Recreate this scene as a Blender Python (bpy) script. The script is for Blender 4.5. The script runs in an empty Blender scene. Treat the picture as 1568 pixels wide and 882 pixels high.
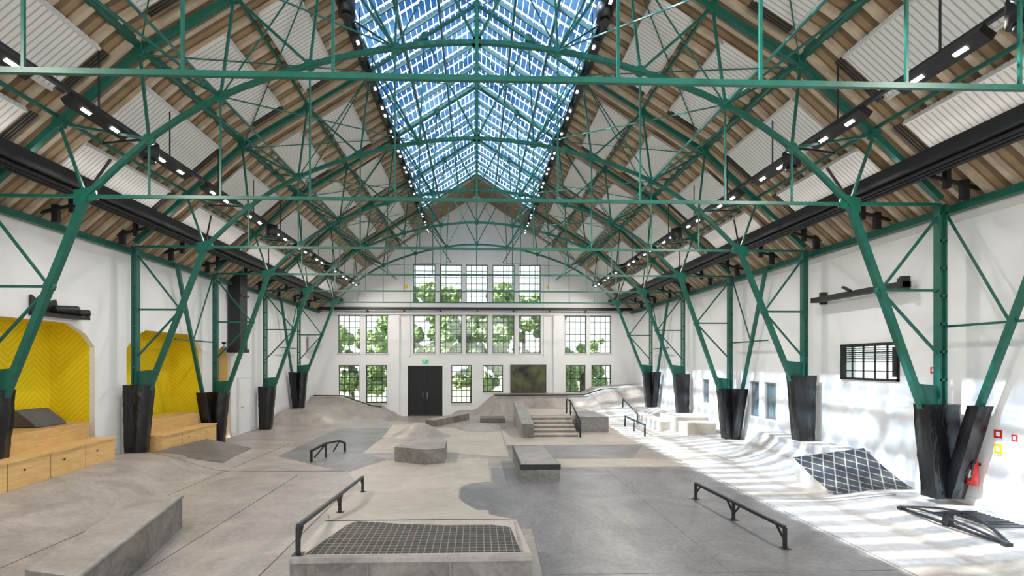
import bpy, bmesh, math, random
from mathutils import Vector, Matrix
random.seed(4)
CZ=2.65
bpy.context.scene.view_settings.view_transform='Standard'
# ---------------------------------------------------------------- materials
def new_mat(name):
    m=bpy.data.materials.new(name); m.use_nodes=True
    nt=m.node_tree
    return m,nt,nt.nodes['Principled BSDF']
def mat(name,col,rough=.5,metal=0,var=.0,scale=3,bump=0,bscale=20,col2=None,emit=0,detail=6,stretch=None):
    m,nt,b=new_mat(name)
    b.inputs['Base Color'].default_value=(*col,1)
    b.inputs['Roughness'].default_value=rough
    b.inputs['Metallic'].default_value=metal
    tc=nt.nodes.new('ShaderNodeTexCoord'); src=tc.outputs['Object']
    if stretch:
        mp=nt.nodes.new('ShaderNodeMapping'); mp.inputs['Scale'].default_value=stretch
        nt.links.new(src,mp.inputs[0]); src=mp.outputs[0]
    if var>0 or col2:
        n=nt.nodes.new('ShaderNodeTexNoise'); n.inputs['Scale'].default_value=scale; n.inputs['Detail'].default_value=detail
        n.inputs['Roughness'].default_value=.65
        nt.links.new(src,n.inputs['Vector'])
        r=nt.nodes.new('ShaderNodeValToRGB')
        c2=col2 if col2 else tuple(c*(1-var) for c in col)
        r.color_ramp.elements[0].position=.35; r.color_ramp.elements[1].position=.65
        r.color_ramp.elements[0].color=(*c2,1); r.color_ramp.elements[1].color=(*col,1)
        nt.links.new(n.outputs['Fac'],r.inputs[0]); nt.links.new(r.outputs[0],b.inputs['Base Color'])
    if bump>0:
        n2=nt.nodes.new('ShaderNodeTexNoise'); n2.inputs['Scale'].default_value=bscale; n2.inputs['Detail'].default_value=5
        nt.links.new(src,n2.inputs['Vector'])
        bp=nt.nodes.new('ShaderNodeBump'); bp.inputs['Strength'].default_value=bump; bp.inputs['Distance'].default_value=.02
        nt.links.new(n2.outputs['Fac'],bp.inputs['Height']); nt.links.new(bp.outputs[0],b.inputs['Normal'])
    if emit>0:
        b.inputs['Emission Color'].default_value=(*col,1); b.inputs['Emission Strength'].default_value=emit
    return m
def concrete(name,col,rough=.45,var=.22,s1=.9):
    m,nt,b=new_mat(name)
    tc=nt.nodes.new('ShaderNodeTexCoord')
    n1=nt.nodes.new('ShaderNodeTexNoise'); n1.inputs['Scale'].default_value=s1; n1.inputs['Detail'].default_value=9; n1.inputs['Roughness'].default_value=.72; n1.inputs['Distortion'].default_value=1.2
    n2=nt.nodes.new('ShaderNodeTexNoise'); n2.inputs['Scale'].default_value=14; n2.inputs['Detail'].default_value=8
    for n in (n1,n2): nt.links.new(tc.outputs['Object'],n.inputs['Vector'])
    mx=nt.nodes.new('ShaderNodeMath'); mx.operation='MULTIPLY_ADD'; mx.inputs[1].default_value=.35
    nt.links.new(n2.outputs['Fac'],mx.inputs[0]); nt.links.new(n1.outputs['Fac'],mx.inputs[2])
    r=nt.nodes.new('ShaderNodeValToRGB')
    r.color_ramp.elements[0].position=.52; r.color_ramp.elements[1].position=.83
    r.color_ramp.elements[0].color=(*[c*(1-var) for c in col],1); r.color_ramp.elements[1].color=(*[min(1,c*(1+var)) for c in col],1)
    nt.links.new(mx.outputs[0],r.inputs[0]); nt.links.new(r.outputs[0],b.inputs['Base Color'])
    b.inputs['Roughness'].default_value=rough
    bp=nt.nodes.new('ShaderNodeBump'); bp.inputs['Strength'].default_value=.12; bp.inputs['Distance'].default_value=.01
    nt.links.new(n2.outputs['Fac'],bp.inputs['Height']); nt.links.new(bp.outputs[0],b.inputs['Normal'])
    return m
def gridmat(name,base,line,w,h,mortar,rough=.5,metal=0,off=0,rot=(0,0,0),bump=0):
    m,nt,b=new_mat(name)
    tc=nt.nodes.new('ShaderNodeTexCoord'); mp=nt.nodes.new('ShaderNodeMapping'); mp.inputs['Rotation'].default_value=rot
    br=nt.nodes.new('ShaderNodeTexBrick'); br.offset=off
    br.inputs['Scale'].default_value=1; br.inputs['Brick Width'].default_value=w; br.inputs['Row Height'].default_value=h
    br.inputs['Mortar Size'].default_value=mortar; br.inputs['Mortar Smooth'].default_value=.1
    br.inputs['Color1'].default_value=(*base,1); br.inputs['Color2'].default_value=(*[c*.6 for c in base],1); br.inputs['Mortar'].default_value=(*line,1)
    nt.links.new(tc.outputs['Object'],mp.inputs[0]); nt.links.new(mp.outputs[0],br.inputs['Vector']); nt.links.new(br.outputs['Color'],b.inputs['Base Color'])
    b.inputs['Roughness'].default_value=rough; b.inputs['Metallic'].default_value=metal
    b.inputs['Specular IOR Level'].default_value=.25
    if bump:
        bp=nt.nodes.new('ShaderNodeBump'); bp.inputs['Strength'].default_value=bump; bp.inputs['Distance'].default_value=.01; bp.invert=True
        nt.links.new(br.outputs['Fac'],bp.inputs['Height']); nt.links.new(bp.outputs[0],b.inputs['Normal'])
    return m
def chevronmat(name,c1,c2):
    # felt with diagonal pressed grooves mirrored every 0.6 m
    m,nt,b=new_mat(name); N=nt.nodes.new; L=nt.links.new
    tc=N('ShaderNodeTexCoord'); sp=N('ShaderNodeSeparateXYZ'); L(tc.outputs['Object'],sp.inputs[0])
    ad=N('ShaderNodeMath');ad.operation='ADD';L(sp.outputs[0],ad.inputs[0]);L(sp.outputs[1],ad.inputs[1])
    pp=N('ShaderNodeMath');pp.operation='PINGPONG';pp.inputs[1].default_value=.6;L(ad.outputs[0],pp.inputs[0])
    a2=N('ShaderNodeMath');a2.operation='ADD';L(pp.outputs[0],a2.inputs[0]);L(sp.outputs[2],a2.inputs[1])
    d=N('ShaderNodeMath');d.operation='DIVIDE';d.inputs[1].default_value=.13;L(a2.outputs[0],d.inputs[0])
    f=N('ShaderNodeMath');f.operation='FRACT';L(d.outputs[0],f.inputs[0])
    g=N('ShaderNodeMath');g.operation='GREATER_THAN';g.inputs[1].default_value=.85;L(f.outputs[0],g.inputs[0])
    mx=N('ShaderNodeMix');mx.data_type='RGBA';mx.inputs[6].default_value=(*c1,1);mx.inputs[7].default_value=(*c2,1);L(g.outputs[0],mx.inputs[0]);L(mx.outputs[2],b.inputs['Base Color'])
    b.inputs['Roughness'].default_value=.9
    return m
def wavemat(name,c1,c2,period,axis,rough=.6,duty=.5,noise=0):
    m,nt,b=new_mat(name)
    tc=nt.nodes.new('ShaderNodeTexCoord'); sp=nt.nodes.new('ShaderNodeSeparateXYZ'); nt.links.new(tc.outputs['Object'],sp.inputs[0])
    d=nt.nodes.new('ShaderNodeMath'); d.operation='DIVIDE'; d.inputs[1].default_value=period; nt.links.new(sp.outputs[axis],d.inputs[0])
    f=nt.nodes.new('ShaderNodeMath'); f.operation='FRACT'; nt.links.new(d.outputs[0],f.inputs[0])
    g=nt.nodes.new('ShaderNodeMath'); g.operation='GREATER_THAN'; g.inputs[1].default_value=duty; nt.links.new(f.outputs[0],g.inputs[0])
    mx=nt.nodes.new('ShaderNodeMix'); mx.data_type='RGBA'; mx.inputs[6].default_value=(*c1,1); mx.inputs[7].default_value=(*c2,1)
    nt.links.new(g.outputs[0],mx.inputs[0]); 
    out=mx.outputs[2]
    if noise:
        n=nt.nodes.new('ShaderNodeTexNoise'); n.inputs['Scale'].default_value=5; n.inputs['Detail'].default_value=8
        nt.links.new(tc.outputs['Object'],n.inputs['Vector'])
        mr=nt.nodes.new('ShaderNodeMapRange'); mr.inputs[3].default_value=1-noise; mr.inputs[4].default_value=1+noise; nt.links.new(n.outputs['Fac'],mr.inputs[0])
        vm=nt.nodes.new('ShaderNodeVectorMath'); vm.operation='SCALE'; nt.links.new(out,vm.inputs[0]); nt.links.new(mr.outputs[0],vm.inputs['Scale']); out=vm.outputs[0]
    nt.links.new(out,b.inputs['Base Color'])
    b.inputs['Roughness'].default_value=rough
    return m
GREEN=mat('green_steel_paint',(.008,.115,.082),.38,0,var=.25,scale=6)
BLACK=mat('black_metal',(.012,.012,.014),.45)
VINYL=mat('black_vinyl_wrap',(.007,.007,.008),.25,var=.3,scale=5,bump=1.0,bscale=5,stretch=(2,2,.8))
WHITE=mat('white_plaster',(.84,.835,.83),.75,var=.04,scale=1.2)
TRIMW=mat('white_trim_paint',(.72,.72,.71),.5,var=.05)
CONC=concrete('floor_concrete',(.33,.29,.255),.42,.24)
CONC_L=concrete('light_concrete',(.47,.41,.345),.5,.15)
CONC_D=concrete('grey_polished_concrete',(.205,.195,.195),.35,.36,.6)
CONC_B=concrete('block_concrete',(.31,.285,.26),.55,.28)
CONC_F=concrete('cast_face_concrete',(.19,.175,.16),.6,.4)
STEELDK=concrete('dark_ramp_sheet',(.15,.13,.115),.4,.25)
YEL=chevronmat('yellow_acoustic_felt',(.88,.68,.008),(.66,.48,.004))
YEL2=mat('yellow_paint',(.88,.68,.01),.8,var=.05)
PEACH=mat('peach_paint',(.85,.62,.25),.8,var=.05)
WOOD=mat('spruce_plywood',(.74,.49,.20),.5,col2=(.60,.35,.12),scale=2.5,detail=8,stretch=(8,.8,8))
CUSH=mat('grey_foam_cover',(.12,.11,.11),.8,var=.2)
ROOFM=wavemat('timber_roof_boards',(.36,.255,.15),(.22,.15,.085),.21,1,.8,.5,noise=.35)
PANEL=wavemat('white_acoustic_slats',(.72,.71,.69),(.44,.43,.41),.09,1,.6,.72)
PANELF=mat('panel_frame',(.60,.59,.56),.6)
RAFT=mat('pale_rafter_timber',(.58,.48,.355),.7,var=.25,scale=4)
PLATE=gridmat('grid_plate',(.085,.082,.08),(.28,.235,.175),.085,.085,.006,.65,0)
PLATE_SHADE=gridmat('shadow_grid_plate',(.045,.045,.05),(.26,.25,.23),.2,.2,.012,.55,.0,rot=(0,0,.6))  # cast shadow painted into the plate colour, pale diagonal lines for sun streaks
RED=mat('red_enamel',(.6,.02,.015),.3); YSIGN=mat('yellow_sign',(.85,.6,.02),.4); WSIGN=mat('white_sign',(.8,.8,.8),.4)
GSIGN=mat('green_exit_sign',(.0,.4,.12),.4,emit=.6)
LED=mat('led_lamp',(1,.97,.9),.4,emit=8)
ALU=mat('brushed_aluminium',(.5,.5,.5),.35,.8)
DOORB=mat('black_door_paint',(.006,.007,.009),.6)
GLZ=mat('frosted_window_glass',(.16,.22,.25),.15)
LEAF=mat('tree_leaves',(.28,.36,.16),.8,col2=(.12,.18,.06),scale=2.5,bump=1,bscale=5)
BARK=mat('tree_bark',(.1,.07,.05),.9,var=.3)
GRASS=mat('outside_grass',(.24,.28,.17),.9,var=.3)
PAVE=mat('outside_paving',(.45,.44,.42),.9,var=.1)
SCREEN=mat('dark_panel_splash',(.12,.13,.04),.5,col2=(.006,.006,.008),scale=1.0,detail=2)  # greenish blotches over a near-black panel
COPPER=mat('duct_grille',(.08,.07,.06),.5,var=.4,scale=30)

def glassmat(name):
    m=bpy.data.materials.new(name); m.use_nodes=True; nt=m.node_tree; nt.nodes.clear()
    o=nt.nodes.new('ShaderNodeOutputMaterial'); t=nt.nodes.new('ShaderNodeBsdfTransparent'); g=nt.nodes.new('ShaderNodeBsdfGlossy'); g.inputs['Roughness'].default_value=.03
    t.inputs[0].default_value=(.62,.66,.66,1)
    mx=nt.nodes.new('ShaderNodeMixShader'); mx.inputs[0].default_value=.06
    nt.links.new(t.outputs[0],mx.inputs[1]); nt.links.new(g.outputs[0],mx.inputs[2]); nt.links.new(mx.outputs[0],o.inputs[0])
    return m
GLASS=glassmat('tinted_window_glass')
def pvglass():
    m=bpy.data.materials.new('photovoltaic_glass'); m.use_nodes=True; nt=m.node_tree; nt.nodes.clear()
    N=nt.nodes.new; L=nt.links.new
    o=N('ShaderNodeOutputMaterial'); tc=N('ShaderNodeTexCoord'); sp=N('ShaderNodeSeparateXYZ'); L(tc.outputs['Object'],sp.inputs[0])
    def stripe(sock,per,duty):
        d=N('ShaderNodeMath'); d.operation='DIVIDE'; d.inputs[1].default_value=per; L(sock,d.inputs[0])
        f=N('ShaderNodeMath'); f.operation='FRACT'; L(d.outputs[0],f.inputs[0])
        g=N('ShaderNodeMath'); g.operation='GREATER_THAN'; g.inputs[1].default_value=duty; L(f.outputs[0],g.inputs[0]); return g.outputs[0]
    a=stripe(sp.outputs[1],.52,.14); b=stripe(sp.outputs[0],.14,.11)
    mu=N('ShaderNodeMath'); mu.operation='MULTIPLY'; L(a,mu.inputs[0]); L(b,mu.inputs[1])
    nz=N('ShaderNodeTexNoise'); nz.inputs['Scale'].default_value=.6; nz.inputs['Detail'].default_value=5; L(tc.outputs['Object'],nz.inputs['Vector'])
    rp=N('ShaderNodeValToRGB'); rp.color_ramp.elements[0].position=.42; rp.color_ramp.elements[1].position=.66
    rp.color_ramp.elements[0].color=(.010,.038,.10,1); rp.color_ramp.elements[1].color=(.05,.11,.19,1); L(nz.outputs['Fac'],rp.inputs[0])
    mx=N('ShaderNodeMix'); mx.data_type='RGBA'; mx.inputs[6].default_value=(.72,.84,.95,1); L(rp.outputs[0],mx.inputs[7]); L(mu.outputs[0],mx.inputs[0])
    t=N('ShaderNodeBsdfTransparent'); L(mx.outputs[2],t.inputs[0])
    g=N('ShaderNodeBsdfGlossy'); g.inputs['Roughness'].default_value=.1
    ms=N('ShaderNodeMixShader'); ms.inputs[0].default_value=.05; L(t.outputs[0],ms.inputs[1]); L(g.outputs[0],ms.inputs[2]); L(ms.outputs[0],o.inputs[0])
    return m
PV=pvglass()

# ---------------------------------------------------------------- mesh builder
class MB:
    def __init__(s): s.bm=bmesh.new(); s.mats=[]
    def mi(s,m):
        if m not in s.mats: s.mats.append(m)
        return s.mats.index(m)
    def hexa(s,v,m):
        i=s.mi(m); vs=[s.bm.verts.new(p) for p in v]
        for f in ((0,3,2,1),(4,5,6,7),(0,1,5,4),(1,2,6,5),(2,3,7,6),(3,0,4,7)):
            s.bm.faces.new([vs[k] for k in f]).material_index=i
    def box(s,x0,x1,y0,y1,z0,z1,m):
        s.hexa([(x0,y0,z0),(x1,y0,z0),(x1,y1,z0),(x0,y1,z0),(x0,y0,z1),(x1,y0,z1),(x1,y1,z1),(x0,y1,z1)],m)
    def beam(s,p,q,w,h,m,up=(0,0,1)):
        p=Vector(p);q=Vector(q);d=(q-p).normalized();u=Vector(up)
        if abs(d.dot(u))>.98: u=Vector((0,1,0))
        a=d.cross(u).normalized();b=a.cross(d).normalized()
        a*=w/2;b*=h/2
        s.hexa([p-a-b,p+a-b,p+a+b,p-a+b,q-a-b,q+a-b,q+a+b,q-a+b],m)
    def cyl(s,p,q,r,m,seg=10,r2=None):
        p=Vector(p);q=Vector(q);d=(q-p).normalized();u=Vector((0,0,1))
        if abs(d.dot(u))>.98:u=Vector((0,1,0))
        a=d.cross(u).normalized();b=a.cross(d).normalized();i=s.mi(m); r2=r if r2 is None else r2
        A=[];B=[]
        for k in range(seg):
            t=2*math.pi*k/seg; o=a*math.cos(t)+b*math.sin(t)
            A.append(s.bm.verts.new(p+o*r));B.append(s.bm.verts.new(q+o*r2))
        for k in range(seg):
            f=s.bm.faces.new([A[k],A[(k+1)%seg],B[(k+1)%seg],B[k]]);f.material_index=i;f.smooth=True
        s.bm.faces.new(A).material_index=i;s.bm.faces.new(B).material_index=i
    def tube(s,pts,r,m,seg=10):
        for a,b in zip(pts[:-1],pts[1:]): s.cyl(a,b,r,m,seg)
    def path(s,pts,w,h,m):
        for a,b in zip(pts[:-1],pts[1:]): s.beam(a,b,w,h,m)
    def prism(s,pts,ext,m,mside=None):
        i=s.mi(m); j=s.mi(mside) if mside else i; e=Vector(ext)
        A=[s.bm.verts.new(p) for p in pts];B=[s.bm.verts.new(Vector(p)+e) for p in pts]
        s.bm.faces.new(A).material_index=i if not mside else j
        s.bm.faces.new(B).material_index=i
        n=len(A)
        for k in range(n): s.bm.faces.new([A[k],A[(k+1)%n],B[(k+1)%n],B[k]]).material_index=j
    def face(s,pts,m,smooth=False):
        f=s.bm.faces.new([s.bm.verts.new(p) for p in pts]);f.material_index=s.mi(m);f.smooth=smooth
    def grid(s,P,m,smooth=True):
        i=s.mi(m);V=[[s.bm.verts.new(p) for p in row] for row in P]
        for a in range(len(V)-1):
            for b in range(len(V[0])-1):
                f=s.bm.faces.new([V[a][b],V[a][b+1],V[a+1][b+1],V[a+1][b]]);f.material_index=i;f.smooth=smooth
    def done(s,name,bevel=0,recalc=True,parent=None):
        if recalc: bmesh.ops.recalc_face_normals(s.bm,faces=s.bm.faces)
        me=bpy.data.meshes.new(name); s.bm.to_mesh(me); s.bm.free()
        for m in s.mats: me.materials.append(m)
        o=bpy.data.objects.new(name,me); bpy.context.scene.collection.objects.link(o)
        if bevel:
            b=o.modifiers.new('bevel','BEVEL');b.width=bevel;b.segments=2;b.limit_method='ANGLE'
        if parent: o.parent=parent
        return o
def wall_grid(mb,axis,t0,t1,u0,u1,z0,z1,holes,m):
    us=sorted(set([u0,u1]+[h[0] for h in holes]+[h[1] for h in holes])); zs=sorted(set([z0,z1]+[h[2] for h in holes]+[h[3] for h in holes]))
    for a,b in zip(us[:-1],us[1:]):
        if a<u0 or b>u1: continue
        for c,d in zip(zs[:-1],zs[1:]):
            if c<z0 or d>z1: continue
            mu=(a+b)/2;mz=(c+d)/2
            if any(h[0]<mu<h[1] and h[2]<mz<h[3] for h in holes): continue
            if axis=='y': mb.box(a,b,t0,t1,c,d,m)
            else: mb.box(t0,t1,a,b,c,d,m)
def sm(a,b,t):
    t=(t-a)/(b-a); t=max(0,min(1,t)); return t*t*(3-2*t)
def qp(a,b,t):
    t=max(0,min(1,(t-a)/(b-a))); return 1-math.sqrt(max(0,1-t*t))
def smooth_curve(pts,n=4):
    # Catmull-Rom through the nodes, 2-D
    out=[]
    P=[(2*pts[0][0]-pts[1][0],2*pts[0][1]-pts[1][1])]+list(pts)+[(-pts[-2][0],pts[-2][1])]
    for i in range(1,len(P)-2):
        for k in range(n):
            t=k/n
            out.append(tuple(.5*((2*P[i][c])+(-P[i-1][c]+P[i+1][c])*t+(2*P[i-1][c]-5*P[i][c]+4*P[i+1][c]-P[i+2][c])*t*t+(-P[i-1][c]+3*P[i][c]-3*P[i+1][c]+P[i+2][c])*t**3) for c in (0,1)))
    out.append(tuple(pts[-1])); return out
WX=8.75; YF=26.9; YB=-4.0
# ---------------------------------------------------------------- floor
def H(x,y):
    h=.52*sm(-5.9,-8.0,x)*(1-sm(11,15.3,y))
    h+=.13*sm(6.5,8.3,x)
    h+=.5*sm(-6.0,-7.4,x)*sm(19.8,22,y)
    h+=.35*qp(24.0,25.6,y)*(1-sm(-5.4,-4.7,x))
    h-=.32*sm(21.5,24.2,y)*sm(-4.7,-4.1,x)*(1-sm(-1.6,-1.0,x))
    h+=.95*qp(22.4,24.3,y)*sm(-.3,1.2,x)
    h+=.35*sm(5.6,6.6,x)*sm(23.2,24.6,y)
    h+=.45*sm(7.0,8.2,x)*sm(17.6,19.2,y)*(1-sm(22,23.5,y))
    r=math.hypot((x+2.05)/1.2,(y-17.4)/1.0); h+=.5*(1-sm(0,1,r))
    r=math.hypot((x+6.6)/1.3,(y-21.2)/.9); h+=.25*(1-sm(0,1,r))
    r=math.hypot((x-.2)/1.1,(y-19.6)/1.4); h+=.18*(1-sm(0,1,r))
    return h
mb=MB(); NX=140;NY=260
mb.grid([[(-WX+2*WX*i/NX,YB+(YF-YB)*j/NY,H(-WX+2*WX*i/NX,YB+(YF-YB)*j/NY)) for i in range(NX+1)] for j in range(NY+1)],CONC)
mb.done('floor',recalc=True)
def slab(mb,pts,m,t=.006):
    mb.prism([(x,y,-.02) for x,y in pts],(0,0,.02+t),m)
mb=MB()
arc=[( .36-.70*math.sin(a)*1.0, 10.05+.65*math.cos(a)) for a in [k*math.pi/2/8 for k in range(9)]]
slab(mb,[(5.4,3.0),(5.4,12.1),(.36,12.1)]+arc+[(-.34,8.75),(.22,8.7),(.22,7.75),(.88,7.7),(.73,3.0)],CONC_D)
slab(mb,[(-3.1,11.7),(-2.2,9.8),(-2.3,7.0),(.2,7.0),(.2,8.66),(-.38,8.7),(-.38,10.06),(-.32,10.4),(-.1,10.65),(.3,10.74),(.3,13.4),(-.9,13.2),(-2.4,13.2)],CONC_L,.004)
slab(mb,[(-3.3,14.2),(-.9,14.2),(.9,13.5),(.9,19.6),(-3.0,19.6),(-3.3,16)],CONC_L,.004)
slab(mb,[(.95,12.15),(5.4,12.15),(5.4,13.0),(4.3,13.2),(.95,13.2)],CONC_L,.005)
slab(mb,[(.95,13.25),(4.35,13.25),(5.3,15.4),(.95,15.4)],CONC_D,.008)
slab(mb,[(.95,15.45),(5.3,15.45),(5.6,19.6),(.95,19.6)],CONC_L,.005)
slab(mb,[(-5.6,19.7),(-3.35,19.7),(-3.35,14.2),(-2.5,13.3),(-3.15,11.8),(-5.6,13.8)],CONC_D,.005)
slab(mb,[(5.5,12.2),(6.4,12.2),(6.4,17.5),(5.7,17.5)],CONC_L,.006)
mb.done('floor_concrete_panels')
mb=MB()
for a,b in (((-4.2,3),(-4.2,11.5)),((-8,11.9),(-3.2,11.9)),((5.46,3),(5.46,12.1)),((5.46,9),(8,9)),((-2.7,3),(-2.7,11)),((3.2,3),(3.2,12)),((-6.1,4),(-6.1,16)),((.9,6),(5.4,6))):
    n=14
    for k in range(n):
        p=[a[0]+(b[0]-a[0])*k/n,a[1]+(b[1]-a[1])*k/n];q=[a[0]+(b[0]-a[0])*(k+1)/n,a[1]+(b[1]-a[1])*(k+1)/n]
        mb.beam((p[0],p[1],H(*p)+.003),(q[0],q[1],H(*q)+.003),.008,.012,CONC_F)
mb.done('floor_expansion_joints')

# ---------------------------------------------------------------- roof profile
RP=[(8.95,5.42),(5.8,8.2),(2.75,10.15),(0,11.95)]
def roof_z(x):
    x=abs(x)
    for (a,b),(c,d) in zip(RP[:-1],RP[1:]):
        if c<=x<=a: return d+(b-d)*(x-c)/(a-c)
    return 5.42
mb=MB()
def roofstrip(x0,x1,y0,y1,m,t=.16,off=0):
    for s in (-1,1):
        z0=roof_z(x0)+off;z1=roof_z(x1)+off
        mb.hexa([(s*x0,y0,z0),(s*x1,y0,z1),(s*x1,y1,z1),(s*x0,y1,z0),(s*x0,y0,z0+t),(s*x1,y0,z1+t),(s*x1,y1,z1+t),(s*x0,y1,z0+t)],m)
roofstrip(8.95,5.8,YB-.3,YF+.4,ROOFM); roofstrip(5.8,2.75,YB-.3,YF+.4,ROOFM)
roofstrip(2.75,0,24.3,YF+.4,ROOFM); roofstrip(2.75,0,YB-.3,-2.5,ROOFM)
mb.done('ceiling')
mb=MB()
y=YB+.2
while y<YF:
    for s in (-1,1):
        for (a,b),(c,d) in (((8.8,5.5),(5.8,8.14)),((5.8,8.14),(2.75,10.09))):
            mb.beam((s*a,y,b),(s*c,y,d),.09,.10,RAFT)
    y+=.42
mb.done('ceiling_rafters')
mb=MB()
TY=[1.22+3.64*k for k in range(7)]
for k in range(-1,7):
    y0=1.22+3.64*k+.62; y1=y0+2.45
    if y1>26.6: y1=26.5
    for (xa,xb) in ((7.75,7.25),(6.85,6.1),(5.35,4.65),(4.05,3.35)):
        for s in (-1,1):
            sh=random.uniform(-.12,.12)
            za=roof_z(xa)-.22; zb=roof_z(xb)-.22
            mb.hexa([(s*xa,y0+sh,za),(s*xb,y0+sh,zb),(s*xb,y1+sh,zb),(s*xa,y1+sh,za),(s*xa,y0+sh,za+.06),(s*xb,y0+sh,zb+.06),(s*xb,y1+sh,zb+.06),(s*xa,y1+sh,za+.06)],PANEL)
            for (xx,zz) in ((xa,za),(xb,zb)):
                mb.beam((s*xx,y0+sh,zz),(s*xx,y1+sh,zz),.04,.05,PANELF)
            for q in range(3):
                yy=y1+sh+.1+q*.05
                mb.beam((s*xa,yy,za+.05),(s*xb,yy,zb+.05),.02,.04,COPPER)
mb.done('acoustic_ceiling_panels')
mb=MB()
for s in (-1,1):
    mb.face([(s*2.75,-2.5,10.28),(0,-2.5,12.08),(0,24.3,12.08),(s*2.75,24.3,10.28)],PV)
o=mb.done('skylight_glazing',recalc=False)
fr=MB()
SKF=mat('skylight_frame_paint',(.05,.13,.15),.5)
for s in (-1,1):
    y=-2.5
    while y<24.4:
        fr.beam((s*2.75,y,10.2),(0,y,12.0),.04,.10,SKF); y+=1.04
    for x in (2.75,1.85,.93):
        fr.beam((s*x,-2.5,roof_z(x)+.03),(s*x,24.3,roof_z(x)+.03),.06,.12,SKF if x<2.7 else GREEN)
    fr.beam((s*2.8,-2.5,10.06),(s*2.8,24.3,10.06),.1,.25,BLACK)
fr.beam((0,-2.5,11.9),(0,24.3,11.9),.12,.2,GREEN)
f=fr.done('skylight_frame')
sk=bpy.data.objects.new('skylight',None);bpy.context.scene.collection.objects.link(sk); o.parent=sk;f.parent=sk

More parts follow.
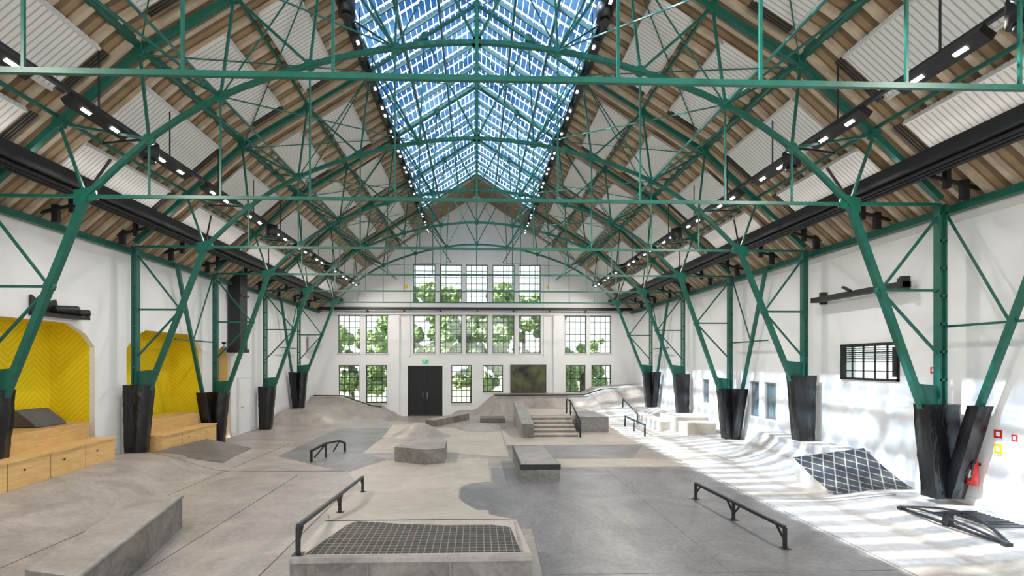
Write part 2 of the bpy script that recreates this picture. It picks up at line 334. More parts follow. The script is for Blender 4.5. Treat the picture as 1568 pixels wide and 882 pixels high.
# ---------------------------------------------------------------- trusses
U=[(8.38,2.95),(7.15,4.1),(5.8,5.35),(4.2,6.33),(2.65,7.28),(1.3,8.15),(0,8.98)]
Lc=[(6.7,2.85),(5.64,3.84),(4.43,4.6),(2.9,5.17),(1.43,5.5),(0,5.62)]
LS=smooth_curve(Lc)
ZB={(1,8.5):.22,(1,12.14):.64,(1,15.78):.1,(1,19.42):.5,(1,23.06):.5,(-1,8.5):.5,(-1,12.14):.42,(-1,15.78):.02,(-1,19.42):.02,(-1,23.06):.5}
for k,y in enumerate(TY):
    mb=MB()
    P=lambda n,s:(s*n[0],y,n[1]+CZ)
    mb.beam((-8.38,y,5.5),(8.38,y,5.5),.045,.055,GREEN)
    for s in (-1,1):
        for j,(a,b) in enumerate(zip(U[:-1],U[1:])): 
            w=.10 if j<3 else .065
            mb.beam(P(a,s),P(b,s),w,w,GREEN)
        for a,b in zip(LS[:-1],LS[1:]): mb.beam(P(a,s),P(b,s),.08,.075,GREEN)
        for a,b in ((0,1),(1,1),(1,2),(2,2),(2,3),(3,3),(3,4),(4,4),(4,5),(5,5)):
            mb.beam(P(Lc[a],s),P(U[b],s),.038,.042,GREEN)
        mb.beam(P(Lc[2],s),(s*2.65,y,U[4][1]+CZ-.05),.02,.02,GREEN)
        mb.beam((s*1.43,y,5.5+CZ),(0,y,U[5][1]+CZ),.02,.02,GREEN)
        for n in Lc[1:5]: mb.beam((s*n[0],y,5.5),P(n,s),.028,.028,GREEN)
        for n in Lc:
            mb.cyl((s*n[0],y-.03,n[1]+CZ),(s*n[0],y+.03,n[1]+CZ),.10,GREEN,8)
        for n in U[1:6]: mb.cyl((s*n[0],y-.06,n[1]+CZ),(s*n[0],y+.06,n[1]+CZ),.095,GREEN,8)
    mb.beam((0,y,5.5),(0,y,U[6][1]+CZ),.035,.035,GREEN)
    mb.done('roof_truss')
    for s in (-1,1):
        zb=ZB.get((s,round(y,2)),.15)
        mb=MB()
        xc=s*8.38
        for dx in (-.05,.05):
            mb.beam((xc+dx,y,zb),(xc+dx,y,5.5),.035,.13,GREEN,up=(0,1,0))
        z=zb+2.1
        while z<5.4:
            mb.box(xc-.065,xc+.065,y-.065,y+.065,z,z+.04,GREEN); z+=.5
        F=(s*8.14,y,zb+1.35); N=(s*6.7,y,5.5)
        mb.beam(F,N,.105,.11,GREEN,up=(0,1,0))
        def SP(z): 
            t=(z-F[2])/(N[2]-F[2]); return (F[0]+(N[0]-F[0])*t,y,z)
        m1=SP(3.95)
        mb.beam(m1,(xc,y,3.95),.045,.045,GREEN); mb.beam(m1,(xc,y,5.35),.035,.04,GREEN); mb.beam(m1,(xc,y,2.75),.035,.04,GREEN)
        mb.cyl((m1[0],y-.04,m1[2]),(m1[0],y+.04,m1[2]),.09,GREEN,8)
        mb.prism([(s*8.05,y-.02,zb+1.6),(s*8.47,y-.02,zb+1.6),(s*8.47,y-.02,zb+2.0),(s*7.93,y-.02,zb+2.05)],(0,.04,0),GREEN)
        mb.prism([(s*6.5,y-.02,5.45),(s*6.9,y-.02,5.35),(s*6.9,y-.02,5.6),(s*6.55,y-.02,5.68)],(0,.04,0),GREEN)
        if k in (0,2,4,6):
            mb.beam((s*8.48,y-.1,zb+.3),(s*8.48,y-1.85,5.45),.085,.09,GREEN,up=(1,0,0))
            mb.beam((s*8.5,y,3.3),(s*8.5,y-1.9,3.3),.04,.04,GREEN)
            mb.beam((s*8.48,y,5.35),(s*8.48,y-1.05,3.3),.03,.03,GREEN)
        mb.done('steel_column_bracket')
        mb=MB()
        def pad(c0,c1,w0,w1,t,z0,z1):
            rows=[]
            n=14
            ring=[(-1,-1),(0,-1.05),(1,-1),(1.04,0),(1,1),(0,1.05),(-1,1),(-1.04,0),(-1,-1)]
            for a in range(n+1):
                q=a/n; row=[]
                cx=c0[0]+(c1[0]-c0[0])*q; cy=c0[1]+(c1[1]-c0[1])*q; w=(w0+(w1-w0)*q)/2
                for j,(u,v) in enumerate(ring):
                    rnd=random.Random(a*17+(j%8)*5+int(y*10)); e=1+rnd.uniform(-.03,.03)
                    row.append((cx+u*w*e,cy+v*t/2*e,z0+(z1-z0)*q))
                rows.append(row)
            mb.grid(rows,VINYL)
            mb.face(rows[-1][:-1],VINYL); mb.face(rows[0][:-1],VINYL)
        top=zb+1.68 
        pad((s*8.36,y),(s*8.30,y),.40,.60,.30,zb,top)
        if k in (0,2,4,6):
            pad((s*8.48,y-.12),(s*8.48,y-.60),.24,.26,.2,zb+.02,top+.02)
        mb.done('column_pad',recalc=True)
mb=MB()
for s in (-1,1):
    for (x,z,w) in ((5.8,5.45,.12),(2.7,7.35,.10),(4.2,6.42,.05),(7.15,4.2,.05)):
        mb.beam((s*x,YB,z+CZ),(s*x,YF,z+CZ),w,w,GREEN)
    mb.beam((s*8.62,YB,5.42),(s*8.62,YF,5.42),.12,.14,GREEN)
    mb.beam((s*4.43,YB,4.6+CZ),(s*4.43,YF,4.6+CZ),.03,.03,GREEN)
    for y in TY[:-1]+[23.06]:
        for a,b in (((5.8,5.3),(2.65,7.25)),((2.65,7.25),(5.8,5.3)),((4.43,4.6),(1.43,5.5)),((2.65,7.2),(.05,8.95))):
            mb.beam((s*a[0],y,a[1]+CZ),(s*b[0],y+3.64,b[1]+CZ),.02,.02,GREEN)
        mb.beam((s*4.43,y,4.6+CZ),(s*5.8,y+1.82,5.4+CZ),.032,.032,GREEN)
        mb.beam((s*4.43,y+3.64,4.6+CZ),(s*5.8,y+1.82,5.4+CZ),.032,.032,GREEN)
        mb.beam((s*1.43,y,5.5+CZ),(s*2.7,y+1.82,7.3+CZ),.032,.032,GREEN)
        mb.beam((s*1.43,y+3.64,5.5+CZ),(s*2.7,y+1.82,7.3+CZ),.032,.032,GREEN)
        mb.beam((s*6.7,y,2.9+CZ),(s*7.3,y+1.4,4.1+CZ),.035,.035,BLACK)
        mb.beam((s*5.64,y,3.85+CZ),(s*7.2,y+1.0,4.2+CZ),.035,.035,BLACK)
mb.done('roof_purlins_and_bracing')
for s in (-1,1):
    mb=MB()
    x=s*7.62; z=3.3+CZ
    mb.box(x-.29,x+.29,YB,YF-.2,z-.05,z+.03,BLACK)
    mb.box(x-.31,x-.27,YB,YF-.2,z-.06,z+.17,BLACK); mb.box(x+.27,x+.31,YB,YF-.2,z-.06,z+.17,BLACK)
    for j in range(3): mb.cyl((x-.15+.13*j,YB,z-.09),(x-.15+.13*j,YF-.2,z-.09),.035,BLACK,8)
    y=-1
    while y<26:
        mb.beam((x+s*.27,y,z),(x+s*.27,y,z+.5),.03,.03,BLACK); mb.beam((s*8.1,y,z-.3),(s*8.1,y,z+.05),.08,.08,BLACK)
        mb.beam((x,y,z-.05),(s*8.7,y,z-.3),.04,.06,BLACK)
        mb.box(min(s*8.35,s*8.47),max(s*8.35,s*8.47),y-.04,y+.04,z-.5,z-.15,BLACK)
        y+=1.82
    mb.done('service_catwalk')
def track(s,x,z,tilt,mod,step,name,hw=.16):
    mb=MB()
    X=s*x
    mb.beam((X,1.0,z+CZ+.12),(X,25.5,z+CZ+.12),.07,.06,BLACK)
    y=2.6
    while y<25:
        L=mod
        a=Vector((-s*math.sin(tilt),0,-math.cos(tilt)))
        c=Vector((X,y,z+CZ))
        mb.beam(c+Vector((0,-L/2,0)),c+Vector((0,L/2,0)),hw,.11,BLACK,up=tuple(-a))
        for j in (-1,1):
            cc=c+a*.06+Vector((0,j*L*.25,0))
            mb.beam(cc+Vector((0,-L*.07,0)),cc+Vector((0,L*.07,0)),.055,.012,LED,up=tuple(-a))
        mb.beam((X,y,z+CZ+.1),(X,y,roof_z(x)-.1),.02,.02,BLACK)
        y+=step
    for y in (5.2,9.2,14.6,20):
        mb.cyl((X-s*.05,y,z+CZ-.2),(X-s*.05,y,z+CZ+.1),.16,BLACK,14); mb.cyl((X-s*.05,y,z+CZ-.25),(X-s*.05,y,z+CZ-.2),.10,BLACK,14)
    return mb.done(name)
for s in (-1,1):
    track(s,6.15,3.98,.6,1.2,1.82,'track_lighting',.2)
    track(s,2.5,6.75,.3,.8,1.3,'track_lighting',.16)

# ---------------------------------------------------------------- far wall
rows=[]
for xc in (-2.91,-1.44,0,1.49,2.96): rows.append((xc,1.22,5.99,8.1,'g'))
for xc in (-7.05,-5.53,-2.91,-1.44,0,1.49,2.96,5.53,6.94): rows.append((xc,1.22,3.16,5.27,'g'))
for xc in (-7.05,-5.55): rows.append((xc,1.15,.40,2.5,'b'))
rows.append((-.85,1.13,.40,2.5,'b')); rows.append((.9,1.13,1.0,2.5,'b'))
for xc in (5.53,6.98): rows.append((xc,1.12,1.0,2.5,'b'))
door=(-3.82,-1.9,-.35,2.47)
holes=[(a-w/2,a+w/2,z0,z1) for a,w,z0,z1,_ in rows]
mb=MB()
wall_grid(mb,'y',YF,YF+.35,-9.1,9.1,-.8,5.5,[h for h in holes if h[3]<5.5]+[door],WHITE)
wall_grid(mb,'y',YF,YF+.35,-5.8,5.8,5.5,8.2,[h for h in holes if h[3]>5.5],WHITE)
for s in (-1,1): mb.prism([(s*5.8,YF,5.5),(s*9.0,YF,5.5),(s*5.8,YF,8.3)],(0,.35,0),WHITE)
mb.prism([(-5.8,YF,8.2),(5.8,YF,8.2),(2.75,YF,10.2),(0,YF,12.05),(-2.75,YF,10.2)],(0,.35,0),WHITE)
for x in (-4.55,4.55): mb.box(x-.28,x+.28,YF-.12,YF+.01,-.3,5.5,WHITE)
for x in (-3.75,3.8,-2.18,-.72,.74,2.2): mb.box(x-.07,x+.07,YF-.05,YF+.01,3.0,8.2,WHITE)
mb.done('wall_back')
mb=MB(); mb.box(-8.7,8.7,YF-.22,YF-.002,5.30,5.42,TRIMW); mb.done('trim_1')
mb=MB(); mb.box(-8.6,8.6,YF-.50,YF-.36,5.50,5.66,BLACK)
for k in range(9): mb.box(-8+k*2,-7.94+k*2,YF-.42,YF-.001,5.42,5.5,BLACK)
mb.done('gallery_rail_beam')
FRG=mat('window_frame_grey_green',(.10,.135,.125),.5)
for i,(xc,w,z0,z1,c) in enumerate(rows):
    mb=MB(); m=FRG if c=='g' else BLACK; a=xc-w/2;b=xc+w/2;Y=YF+.12
    t=.05
    mb.box(a,a+t,Y,Y+.06,z0,z1,m);mb.box(b-t,b,Y,Y+.06,z0,z1,m);mb.box(a,b,Y,Y+.06,z0,z0+t,m);mb.box(a,b,Y,Y+.06,z1-t,z1,m)
    for k in (1,2,3): mb.box(a+w*k/4-.018,a+w*k/4+.018,Y+.01,Y+.05,z0,z1,m)
    n=6 if z1-z0>1.8 else 4
    for k in range(1,n): mb.box(a,b,Y+.01,Y+.05,z0+(z1-z0)*k/n-.018,z0+(z1-z0)*k/n+.018,m)
    mb.box(a,b,Y+.028,Y+.032,z0,z1,GLASS)
    mb.box(a-.04,b+.04,YF-.05,YF+.12,z0-.05,z0,TRIMW)
    mb.done('window_%d'%(i+1))
mb=MB()
mb.box(door[0],door[1],YF+.05,YF+.12,-.4,2.47,DOORB); 
for a,b in ((door[0],door[0]+.07),(door[1]-.07,door[1]),(-2.88,-2.84)): mb.box(a,b,YF+.0,YF+.06,-.4,2.47,BLACK)
mb.box(door[0],door[1],YF,YF+.06,2.4,2.47,BLACK)
for x in (-2.98,-2.74): mb.cyl((x,YF-.04,.6),(x,YF-.04,1.0),.015,ALU,8); 
mb.done('door_1')
mb=MB(); mb.box(-3.0,-2.7,YF-.06,YF-.0,2.62,2.8,GSIGN); mb.box(-2.95,-2.85,YF-.063,YF-.05,2.67,2.75,WSIGN); mb.done('exit_sign')
mb=MB(); mb.box(1.9,3.85,YF-.05,YF-.0,.98,2.5,SCREEN); 
for a in ((1.88,3.87,.96,1.0),(1.88,3.87,2.48,2.52),(1.88,1.92,.96,2.52),(3.83,3.87,.96,2.52)): mb.box(a[0],a[1],YF-.06,YF-.0,a[2],a[3],BLACK)
mb.done('dark_wall_panel')
for x in (-3.9,3.9):
    mb=MB(); mb.box(x-.1,x+.1,YF-.02,YF,6.75,6.95,YSIGN); mb.done('yellow_sign')
mb=MB()
bh=[(-7.4,-4.8,1.2,5.0),(-4.2,-1.2,1.2,5.0),(-.9,.9,1.2,5.0),(1.2,4.2,1.2,5.0),(4.8,7.4,1.2,5.0)]  # large openings added in the unseen end wall to let light in
wall_grid(mb,'y',YB-.35,YB,-9.1,9.1,-.8,5.5,bh,WHITE)
wall_grid(mb,'y',YB-.35,YB,-5.8,5.8,5.5,8.2,[(-3.6,-.3,5.9,8.0),(.3,3.6,5.9,8.0)],WHITE)
for s in (-1,1): mb.prism([(s*5.8,YB,5.5),(s*9.0,YB,5.5),(s*5.8,YB,8.3)],(0,-.35,0),WHITE)
mb.prism([(-5.8,YB,8.2),(5.8,YB,8.2),(2.75,YB,10.2),(0,YB,12.05),(-2.75,YB,10.2)],(0,-.35,0),WHITE)
mb.done('wall_front')

# ---------------------------------------------------------------- side walls
mb=MB()
RH=[(9.75,11.35,2.25,3.08),(13.9,14.45,.95,2.05),(14.75,15.25,.95,2.05),(18.0,18.5,1.1,2.0),(24.2,25.3,1.9,2.5)]
wall_grid(mb,'x',WX,WX+.35,YB,YF,-.8,5.5,RH,WHITE)
mb.box(WX-.03,WX,YB,YF,5.2,5.34,TRIMW)
mb.done('wall_right')
mb=MB()
AL=[(7.3,11.35,.3,3.5),(12.35,15.7,.2,3.5),(16.5,17.5,-.2,3.35)]
wall_grid(mb,'x',-WX-.12,-WX,YB,YF,-.8,5.5,AL,WHITE)
for y0,y1,z0,z1 in AL:
    for ya,d in ((y0,1),(y1,-1)):
        mb.prism([(-WX,ya,z1),(-WX,ya+d*.7,z1),(-WX,ya+d*.25,z1-.22),(-WX,ya,z1-.5)],(-.12,0,0),WHITE)
for (y0,y1,z0,z1),m,m2 in zip(AL,(YEL,YEL,PEACH),(YEL,YEL,PEACH)):
    xb=-9.75
    mb.box(xb-.1,xb,y0-.15,y1+.15,z0,z1+.2,m)
    mb.box(xb,-WX-.12,y1,y1+.12,z0,z1+.1,m); mb.box(xb,-WX-.12,y0-.12,y0,z0,z1+.1,m)
    mb.box(xb,-WX-.12,y0,y1,z1,z1+.12,YEL2 if m is YEL else m)
    mb.box(xb,-WX,y0,y1,z0-.1,z0,CONC)
mb.done('wall_left')
for s,n in ((-1,'left'),(1,'right')):
    mb=MB()
    ys=[y for y in [YB+.5*k for k in range(62)]]
    for a,b in zip(ys[:-1],ys[1:]):
        if b>YF: break
        m_=(a+b)/2
        if s<0 and any(h[0]-.2<m_<h[1]+.2 for h in AL): continue
        mb.beam((s*(WX-.01),a,H(s*8.6,a)+.06),(s*(WX-.01),b,H(s*8.6,b)+.06),.03,.14,TRIMW)
    mb.done('baseboard_'+n)
for i,(y0,y1,z0,z1) in enumerate(RH):
    mb=MB(); X=WX-.03 if i==0 else WX+.05; t=.05
    m=BLACK if i in(0,4) else ALU
    for a in ((y0,y1,z0,z0+t),(y0,y1,z1-t,z1),(y0,y0+t,z0,z1),(y1-t,y1,z0,z1)): mb.box(X,X+.1,a[0],a[1],a[2],a[3],m)
    if i==0:
        n=5
        for k in range(1,n): mb.box(X+.03,X+.06,y0+(y1-y0)*k/n-.012,y0+(y1-y0)*k/n+.012,z0,z1,m)
        for k in (1,2,3): mb.box(X+.03,X+.06,y0,y1,z0+(z1-z0)*k/4-.01,z0+(z1-z0)*k/4+.01,m)
        mb.box(X-.08,X,y0+.02,y0+.06,z0+.1,z1-.1,m); mb.box(X-.1,X,y1-.2,y1-.15,z0+.05,z1-.05,m)
        for k in range(9): mb.box(X+.07,X+.10,y0+.05,y1-.05,z1-.07-.045*k,z1-.05-.045*k,ALU)
        mb.box(X+.045,X+.05,y0,y1,z0,z1,GLASS)
    else: mb.box(X+.045,X+.05,y0,y1,z0,z1,GLZ)
    mb.done('window_%d'%(len(rows)+1+i))
mb=MB(); mb.box(-WX+.0,-WX+.05,17.9,18.9,0,2.1,TRIMW); mb.box(-WX+.05,-WX+.07,17.97,18.83,.03,2.03,WHITE); mb.cyl((-WX+.07,18.1,1.0),(-WX+.13,18.1,1.0),.02,ALU); mb.cyl((-WX+.12,18.1,1.0),(-WX+.12,18.22,1.0),.012,ALU); mb.done('door_2')
mb=MB(); mb.box(-8.7,-8.3,17.2,17.75,3.1,5.85,BLACK); mb.box(-8.74,-8.25,17.15,17.8,5.0,5.06,BLACK); mb.box(-8.74,-8.25,17.15,17.8,3.0,3.12,BLACK); mb.done('ventilation_duct')
mb=MB(); mb.box(-8.75,-8.71,9.7,10.9,3.58,3.64,BLACK); mb.prism([(-8.73,9.7,3.6),(-8.73,9.7,3.98),(-8.73,9.95,3.82),(-8.73,10.25,3.95),(-8.73,10.3,3.78),(-8.73,10.9,3.68),(-8.73,10.9,3.6)],(.05,0,0),BLACK); mb.box(-8.72,-8.5,9.75,10.9,3.58,3.64,BLACK)
mb.cyl((-8.6,10.1,3.74),(-8.5,10.55,3.76),.075,BLACK,12,.09)
mb.cyl((-8.6,10.62,3.72),(-8.5,10.85,3.72),.06,BLACK,12,.08); mb.cyl((-8.5,10.85,3.72),(-8.49,10.87,3.72),.07,ALU,12); mb.done('wall_projector')
mb=MB(); mb.box(8.45,8.62,9.35,12.0,4.15,4.27,BLACK); mb.box(8.6,8.74,9.5,9.6,4.1,4.4,BLACK); mb.box(8.6,8.74,11.8,11.9,4.1,4.4,BLACK); mb.box(8.42,8.6,9.35,9.45,4.12,4.33,BLACK); mb.beam((8.45,10.7,4.27),(8.4,10.85,4.38),.08,.05,BLACK); mb.done('roller_screen_case')
mb=MB(); mb.box(-8.6,-8.2,25.0,26.0,3.6,4.1,TRIMW); mb.prism([(-8.6,25,3.6),(-8.2,25,3.6),(-8.6,25,3.2)],(0,1,0),TRIMW); mb.done('wall_heater_box')
def sign(y,z,w,h,m,name):
    mb=MB(); mb.box(WX-.015,WX,y-w/2,y+w/2,z-h/2,z+h/2,WSIGN); mb.box(WX-.018,WX-.012,y-w/2+.015,y+w/2-.015,z-h/2+.015,z+h/2-.015,m)
    mb.box(WX-.021,WX-.016,y-w*.18,y+w*.18,z-h*.22,z+h*.22,WSIGN); mb.done(name)
sign(7.85,1.45,.16,.17,RED,'fire_sign');sign(7.85,1.2,.16,.2,YSIGN,'warning_sign');sign(9.0,2.5,.15,.15,RED,'fire_sign');sign(7.6,1.42,.12,.14,RED,'fire_sign')
mb=MB(); ex=(8.62,8.17)
mb.cyl((ex[0],ex[1],.52),(ex[0],ex[1],.92),.085,RED,18);mb.cyl((ex[0],ex[1],.92),(ex[0],ex[1],.99),.085,RED,18,.03);mb.cyl((ex[0],ex[1],.99),(ex[0],ex[1],1.05),.025,BLACK,10)
mb.beam((ex[0],ex[1]-.1,1.06),(ex[0],ex[1]+.03,1.08),.03,.02,BLACK); mb.tube([(ex[0],ex[1]-.03,1.03),(ex[0]-.08,ex[1]-.1,.95),(ex[0]-.09,ex[1]-.08,.7),(ex[0]-.08,ex[1]-.04,.6)],.012,BLACK,8)
mb.box(ex[0]-.088,ex[0]+.0,ex[1]-.05,ex[1]+.05,.65,.8,WSIGN); mb.box(ex[0],WX,ex[1]-.03,ex[1]+.03,.85,.9,BLACK); mb.done('fire_extinguisher')

# ---------------------------------------------------------------- bleachers
def bleacher(y0,y1,zb,skew=0):
    mb=MB()
    for (x0,x1,z0,z1) in ((-8.72,-8.05,zb-.1,zb+.5),(-9.4,-8.6,zb-.1,zb+.84)):
        mb.hexa([(x0,y0,z0),(x1+skew,y0,z0),(x1,y1,z0),(x0,y1,z0),(x0,y0,z1),(x1+skew,y0,z1),(x1,y1,z1),(x0,y1,z1)],WOOD)
    mb.beam((-8.05+skew+.01,y0,zb+.485),(-8.04,y1,zb+.485),.03,.04,WOOD)
    n=int((y1-y0)/1.2)
    for k in range(1,n+1):
        yy=y0+(y1-y0)*k/(n+1); sk_=skew*(1-k/(n+1))
        mb.box(-8.052+sk_,-8.046+sk_,yy-.002,yy+.002,zb,zb+.46,BLACK)
        mb.cyl((-8.05+sk_,yy+.3,zb+.3),(-8.04+sk_,yy+.3,zb+.3),.02,BLACK,10)
    mb.done('wooden_bleacher')
bleacher(7.35,11.0,.50,.35); bleacher(12.6,15.2,.28)
for y,z,w in ((8.9,1.35,.6),(10.2,1.35,.6)):
    mb=MB(); mb.prism([(-9.35,y-w/2,z),(-8.75,y-w/2,z),(-8.85,y-w/2,z+.1),(-9.15,y-w/2,z+.33),(-9.35,y-w/2,z+.33)],(0,w*1.2,0),CUSH); mb.done('foam_seat_block',bevel=.02)

# ---------------------------------------------------------------- skate obstacles
mb=MB()
a=[(-3.98,4.95),(-4.69,5.16),(-5.43,8.0),(-4.75,7.95)]
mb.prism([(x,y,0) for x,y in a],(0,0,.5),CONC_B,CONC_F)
ins=[(-4.09,5.07),(-4.61,5.24),(-5.32,7.92),(-4.84,7.88)]
mb.prism([(x,y,.49) for x,y in ins],(0,0,.016),CONC)
mb.beam((-3.98,4.95,.485),(-4.75,7.95,.485),.035,.035,CONC_F)
mb.done('concrete_grind_ledge',bevel=.012)
mb=MB()
X0,X1=-2.05,.62
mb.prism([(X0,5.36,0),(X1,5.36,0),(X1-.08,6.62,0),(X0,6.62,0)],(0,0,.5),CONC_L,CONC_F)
mb.box(X0,X1,5.34,5.42,.45,.512,CONC_B)
mb.prism([(x,y,.49) for x,y in [(-1.93,5.47),(.5,5.47),(.44,6.3),(.2,6.40),(-.4,6.40),(-1.0,6.46),(-1.4,6.56),(-1.62,6.6),(-1.72,6.45)]],(0,0,.014),PLATE)
mb.box(.50,.53,5.47,6.5,.49,.512,CONC_B)
for x in (-1.2,-.3): mb.box(x,x+.01,5.335,5.36,.0,.44,CONC_B)
mb.done('concrete_manual_pad',bevel=.01)
mb=MB()
rowsP=[]
for i in range(19):
    t=i/18; y=6.62+3.4*t; z=.5*(1-t)**1.6+.006
    xl=-2.05-.42*sm(0,.5,t); xr=.54-1.05*t**.7
    rowsP.append([(xl+(xr-xl)*j/8,y,z) for j in range(9)])
mb.grid(rowsP,CONC_L)
for side in (0,8):
    for i in range(18):
        p=rowsP[i][side];q=rowsP[i+1][side]; mb.face([p,q,(q[0],q[1],-.01),(p[0],p[1],-.01)],CONC_L)
mb.done('concrete_bank_ramp')
def flat_rail(name,p,q,h,n=3,w=.05,feet=None):
    mb=MB(); p=Vector(p);q=Vector(q);d=(q-p); dn=d.normalized()
    tp=p+Vector((0,0,h));tq=q+Vector((0,0,h))
    mb.beam(tp,tq,w,.045,BLACK)
    for k in range(n):
        c=p+d*(k/(n-1)); t=c+Vector((0,0,h))
        b=Vector(feet[k]) if feet else c
        mb.beam(b,t,.045,.045,BLACK)
        mb.box(b.x-.06,b.x+.06,b.y-.06,b.y+.06,b.z,b.z+.01,BLACK)
        L=.2
        if k<n-1: mb.beam(c+Vector((0,0,h*.35)),t+dn*L,.03,.025,BLACK)
        if k>0: mb.beam(c+Vector((0,0,h*.35)),t-dn*L,.03,.025,BLACK)
    mb.done(name,bevel=.006)
flat_rail('grind_rail',(-1.99,5.45,.515),(-2.33,9.95,.0),.31,feet=[(-1.99,5.45,.51),(-2.16,7.7,.28),(-2.33,9.95,.0)])
flat_rail('grind_rail',(4.38,6.75,.005),(4.24,9.25,.005),.30)
mb=MB()
pts=[(-4.4,13.0,0),(-4.4,13.0,.3),(-4.2,13.6,.4),(-4.0,14.2,.37),(-3.92,14.5,.25),(-3.92,14.5,0)]
mb.path(pts,.06,.05,BLACK); mb.beam((-4.2,13.6,0),(-4.2,13.6,.4),.04,.04,BLACK)
mb.beam((-4.35,13.1,.1),(-4.2,13.6,.38),.03,.03,BLACK);mb.beam((-4.1,13.95,.1),(-4.0,14.2,.35),.03,.03,BLACK); mb.done('grind_rail')
mb=MB()
base=[(-2.2,13.0),(-1.35,12.55),(-.85,12.75),(-.86,14.1),(-1.2,14.6),(-1.8,14.6)]
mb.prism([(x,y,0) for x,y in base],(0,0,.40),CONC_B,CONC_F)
cx=sum(p[0] for p in base)/6;cy=sum(p[1] for p in base)/6
mb.prism([(cx+(x-cx)*.82,cy+(y-cy)*.82,.39) for x,y in base],(0,0,.02),CONC)
mb.done('polygonal_concrete_block',bevel=.015)
mb=MB()
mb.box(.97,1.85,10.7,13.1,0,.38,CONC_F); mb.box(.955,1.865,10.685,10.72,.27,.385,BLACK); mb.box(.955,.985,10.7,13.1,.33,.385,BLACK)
mb.box(1.0,1.82,10.74,13.06,.375,.388,CONC_B)
mb.done('concrete_grind_box',bevel=.01)
mb=MB()
for k in range(5): mb.box(2.0,3.6,17.1+.33*k,18.8,.115*k,.115*(k+1),CONC_L)
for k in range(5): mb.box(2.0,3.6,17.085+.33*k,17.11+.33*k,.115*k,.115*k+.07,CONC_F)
mb.box(1.6,3.7,18.7,21.6,0,.575,CONC_L)
mb.hexa([(1.58,16.9,0),(2.0,16.9,0),(2.0,20.8,0),(1.58,20.8,0),(1.58,16.9,.5),(2.0,16.9,.5),(2.0,20.8,.98),(1.58,20.8,.98)],CONC_B)
mb.box(1.58,2.0,16.88,16.9,0,.5,CONC_F)
mb.box(3.7,5.0,19.0,21.6,0,.575,CONC_L)
mb.box(3.9,5.0,18.2,20.4,0,.6,CONC_D)
mb.done('concrete_stair_set',bevel=.01)
mb=MB(); mb.tube([(3.66,17.0,0),(3.66,17.0,.55),(3.66,18.8,1.15),(3.66,19.6,1.15),(3.66,19.6,.57)],.03,BLACK); mb.cyl((3.66,18.8,.5),(3.66,18.8,1.15),.025,BLACK); mb.done('stair_handrail')
mb=MB(); mb.tube([(6.0,17.1,0),(6.0,17.1,.42),(6.15,19.9,.42),(6.15,19.9,0)],.035,BLACK); mb.cyl((6.07,18.5,0),(6.07,18.5,.42),.025,BLACK); mb.done('round_grind_rail')
mb=MB(); mb.tube([(6.9,20.6,0),(6.9,20.6,.45),(7.0,23.0,.9),(7.0,23.0,.5)],.035,BLACK); mb.done('round_grind_rail')
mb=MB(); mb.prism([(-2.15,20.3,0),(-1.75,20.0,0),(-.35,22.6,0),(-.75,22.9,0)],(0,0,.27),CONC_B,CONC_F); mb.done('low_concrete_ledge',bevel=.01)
mb=MB(); mb.box(.15,1.25,21.2,22.2,0,.2,STEELDK); mb.done('low_manual_pad',bevel=.01)
mb=MB(); mb.hexa([(-3.3,17.0,.0),(-2.7,17.0,0),(-2.6,19.2,0),(-3.3,19.2,0),(-3.3,17.0,.02),(-2.7,17.0,.02),(-2.6,19.2,.2),(-3.3,19.2,.2)],CONC_L); mb.done('small_kicker_ramp')
mb=MB(); 
mb.hexa([(-7.9,11.9,.2),(-6.5,12.6,-.02),(-6.95,15.1,-.02),(-7.9,14.4,.0),(-7.9,11.9,.46),(-6.5,12.6,.1),(-6.95,15.1,.02),(-7.9,14.4,.42)],STEELDK); mb.done('kicker_ramp')
mb=MB()
n=12; rr=[]
KQ=(1-math.sqrt(1-.93**2))
for i in range(11):
    y=10.5+3.2*i/10; row=[]
    for j in range(n+1):
        t=j/n; row.append((6.75+.25*(1-i/10)+(8.1-6.75)*t, y, .64*(1-math.sqrt(1-(t*.93)**2))/KQ+.02))
    rr.append(row)
mb.grid(rr,CONC_B)
mb.box(8.1,8.74,10.5,13.7,0,.66,CONC_B)
mb.face([rr[-1][j] for j in range(n+1)]+[(8.1,13.7,0)],CONC_L)
dk=[[(7.0+(8.6-7.0)*j/8+.06*(1-i/8), 9.35+1.15*i/8, .05+.10*(j/8)+ (.50+.1*j/8)*(i/8)**1.25) for j in range(9)] for i in range(9)]
mb.grid(dk,PLATE_SHADE)
mb.face([dk[i][0] for i in range(9)]+[(7.05,10.5,0)],CONC_L); mb.face([dk[i][8] for i in range(9)]+[(8.6,10.5,0)],CONC_L)
mb.done('quarter_pipe_ramp',recalc=False)
mb=MB(); mb.box(7.45,8.5,16.9,17.7,.0,.5,CONC_L); mb.box(7.35,8.6,17.7,19.2,0,.62,CONC_L); mb.box(7.0,7.5,18.2,21.5,0,.4,CONC_L); mb.done('concrete_seat_blocks',bevel=.02)
mb=MB(); mb.tube([(.9,24.3,1.0),(5.4,24.35,1.0),(6.4,24.5,1.3),(8.2,24.5,1.36)],.03,BLACK); mb.done('quarter_pipe_coping')
mb=MB(); mb.tube([(-8.5,25.5,.92),(-7.0,25.6,.9),(-5.6,25.6,.4),(-5.0,25.6,.3)],.03,BLACK); mb.done('bank_coping')
mb=MB()
AX=7.45
def boat(off,zs=1):
    return [(AX+off*math.sin(math.pi*k/16)*.24,6.55+1.75*k/16,.11+.16*math.sin(math.pi*k/16)*zs) for k in range(17)]
mb.path(boat(1),.04,.03,BLACK); mb.path(boat(-1),.04,.03,BLACK); mb.path([(AX,6.55+1.75*k/16,.10) for k in range(17)],.06,.02,BLACK)
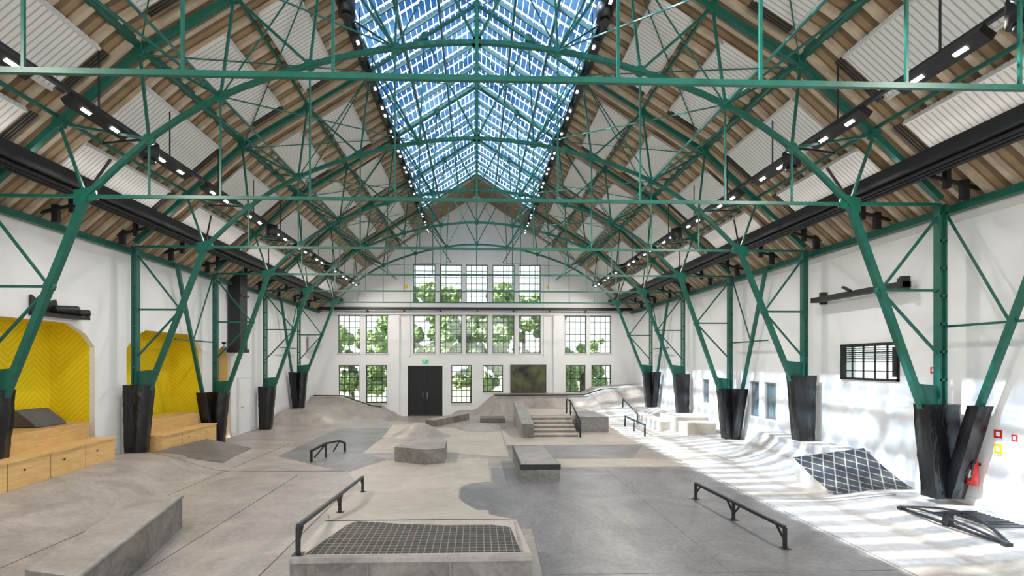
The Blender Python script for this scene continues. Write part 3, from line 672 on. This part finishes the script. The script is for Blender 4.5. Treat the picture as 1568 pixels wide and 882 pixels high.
mb.box(AX-.05,AX+.05,7.38,7.48,.02,.28,BLACK); mb.beam((AX-.25,7.43,.27),(AX+.25,7.43,.27),.04,.03,BLACK)
for y in (6.58,8.27): mb.box(AX-.05,AX+.05,y-.04,y+.04,.02,.12,BLACK)
mb.done('arched_grind_rail',bevel=.004)
mb=MB()
for k in range(12): mb.box(7.85,8.4,7.1+k*.07,7.13+k*.07,.13,.15,BLACK)
mb.box(7.83,8.42,7.06,7.95,.115,.135,ALU); mb.done('floor_drain_grate')

# ---------------------------------------------------------------- outside
mb=MB(); mb.box(-60,60,YB-60,YB-.5,-.9,-.8,PAVE);mb.box(-60,60,YF+.5,YF+60,-.9,-.8,GRASS); mb.box(-60,-10,YB-.5,YF+.5,-.9,-.8,PAVE); mb.box(10,60,YB-.5,YF+.5,-.9,-.8,PAVE); mb.done('outside_ground')
def tree(x,y,h,r):
    mb=MB(); mb.cyl((x,y,-.85),(x,y,h*.6),.22,BARK,10,.12)
    rnd=random.Random(int(x*13+y*7))
    i=mb.mi(LEAF)
    for k in range(60):
        c=Vector((x+rnd.uniform(-r,r)*.95,y+rnd.uniform(-r,r)*.6,h*.60+rnd.uniform(-r,r)*1.0)); q=r*rnd.uniform(.09,.24)
        g=bmesh.ops.create_icosphere(mb.bm,subdivisions=3,radius=q,matrix=Matrix.Translation(c))
        for v in g['verts']:
            v.co+= (v.co-c).normalized()*rnd.uniform(-.35,.35)*q
            for f in v.link_faces: f.material_index=i
    mb.done('tree',recalc=False)
for x,y,h,r in ((-4.6,36,8.3,3.0),(-.3,34.8,5.8,2.5),(3.7,38,9,2.9),(9,41,4.4,2.4),(-10.5,41,4.6,2.5)): tree(x,y,h,r)
tree(14,10.5,5,2.4)

# ---------------------------------------------------------------- lights
w=bpy.data.worlds.new('sky');bpy.context.scene.world=w;w.use_nodes=True
nt=w.node_tree;bg=nt.nodes['Background']
tc=nt.nodes.new('ShaderNodeTexCoord');sp=nt.nodes.new('ShaderNodeSeparateXYZ');nt.links.new(tc.outputs['Generated'],sp.inputs[0])
rp=nt.nodes.new('ShaderNodeValToRGB');nt.links.new(sp.outputs[2],rp.inputs[0])
rp.color_ramp.elements[0].color=(1,.99,.975,1);rp.color_ramp.elements[1].color=(.70,.84,1,1)
nt.links.new(rp.outputs[0],bg.inputs[0]);bg.inputs[1].default_value=4.7
sl=bpy.data.lights.new('sun','SUN');sl.energy=50;sl.angle=.02;sl.color=(1,.93,.82)
so=bpy.data.objects.new('sun',sl);bpy.context.scene.collection.objects.link(so)
so.rotation_euler=Vector((.79,.12,-1)).to_track_quat('-Z','Y').to_euler()
def area(name,loc,rot,sx,sy,e,col=(1,.94,.87)):
    l=bpy.data.lights.new(name,'AREA');l.shape='RECTANGLE';l.size=sx;l.size_y=sy;l.energy=e;l.color=col
    o=bpy.data.objects.new(name,l);bpy.context.scene.collection.objects.link(o);o.location=loc;o.rotation_euler=rot;return o
for s in (-1,1):
    area('roof_fill_light',(s*7.5,11.5,3.3+CZ+.1),(math.radians(180),math.radians(-s*35),0),.12,28,60)  # unseen strip light added above the catwalk to brighten the roof
    for k in range(0,13,2):
        area('track_downlight',(s*6.09,2.6+1.82*k,3.98+CZ-.095),(0,math.radians(s*25),0),.06,.3,115)

cam=bpy.data.cameras.new('camera');co=bpy.data.objects.new('camera',cam);bpy.context.scene.collection.objects.link(co)
co.location=(0,0,CZ);co.rotation_euler=(math.radians(90),0,math.radians(-1.7))
cam.lens=17;cam.sensor_width=36;cam.shift_x=.0204;cam.shift_y=.0727
bpy.context.scene.camera=co
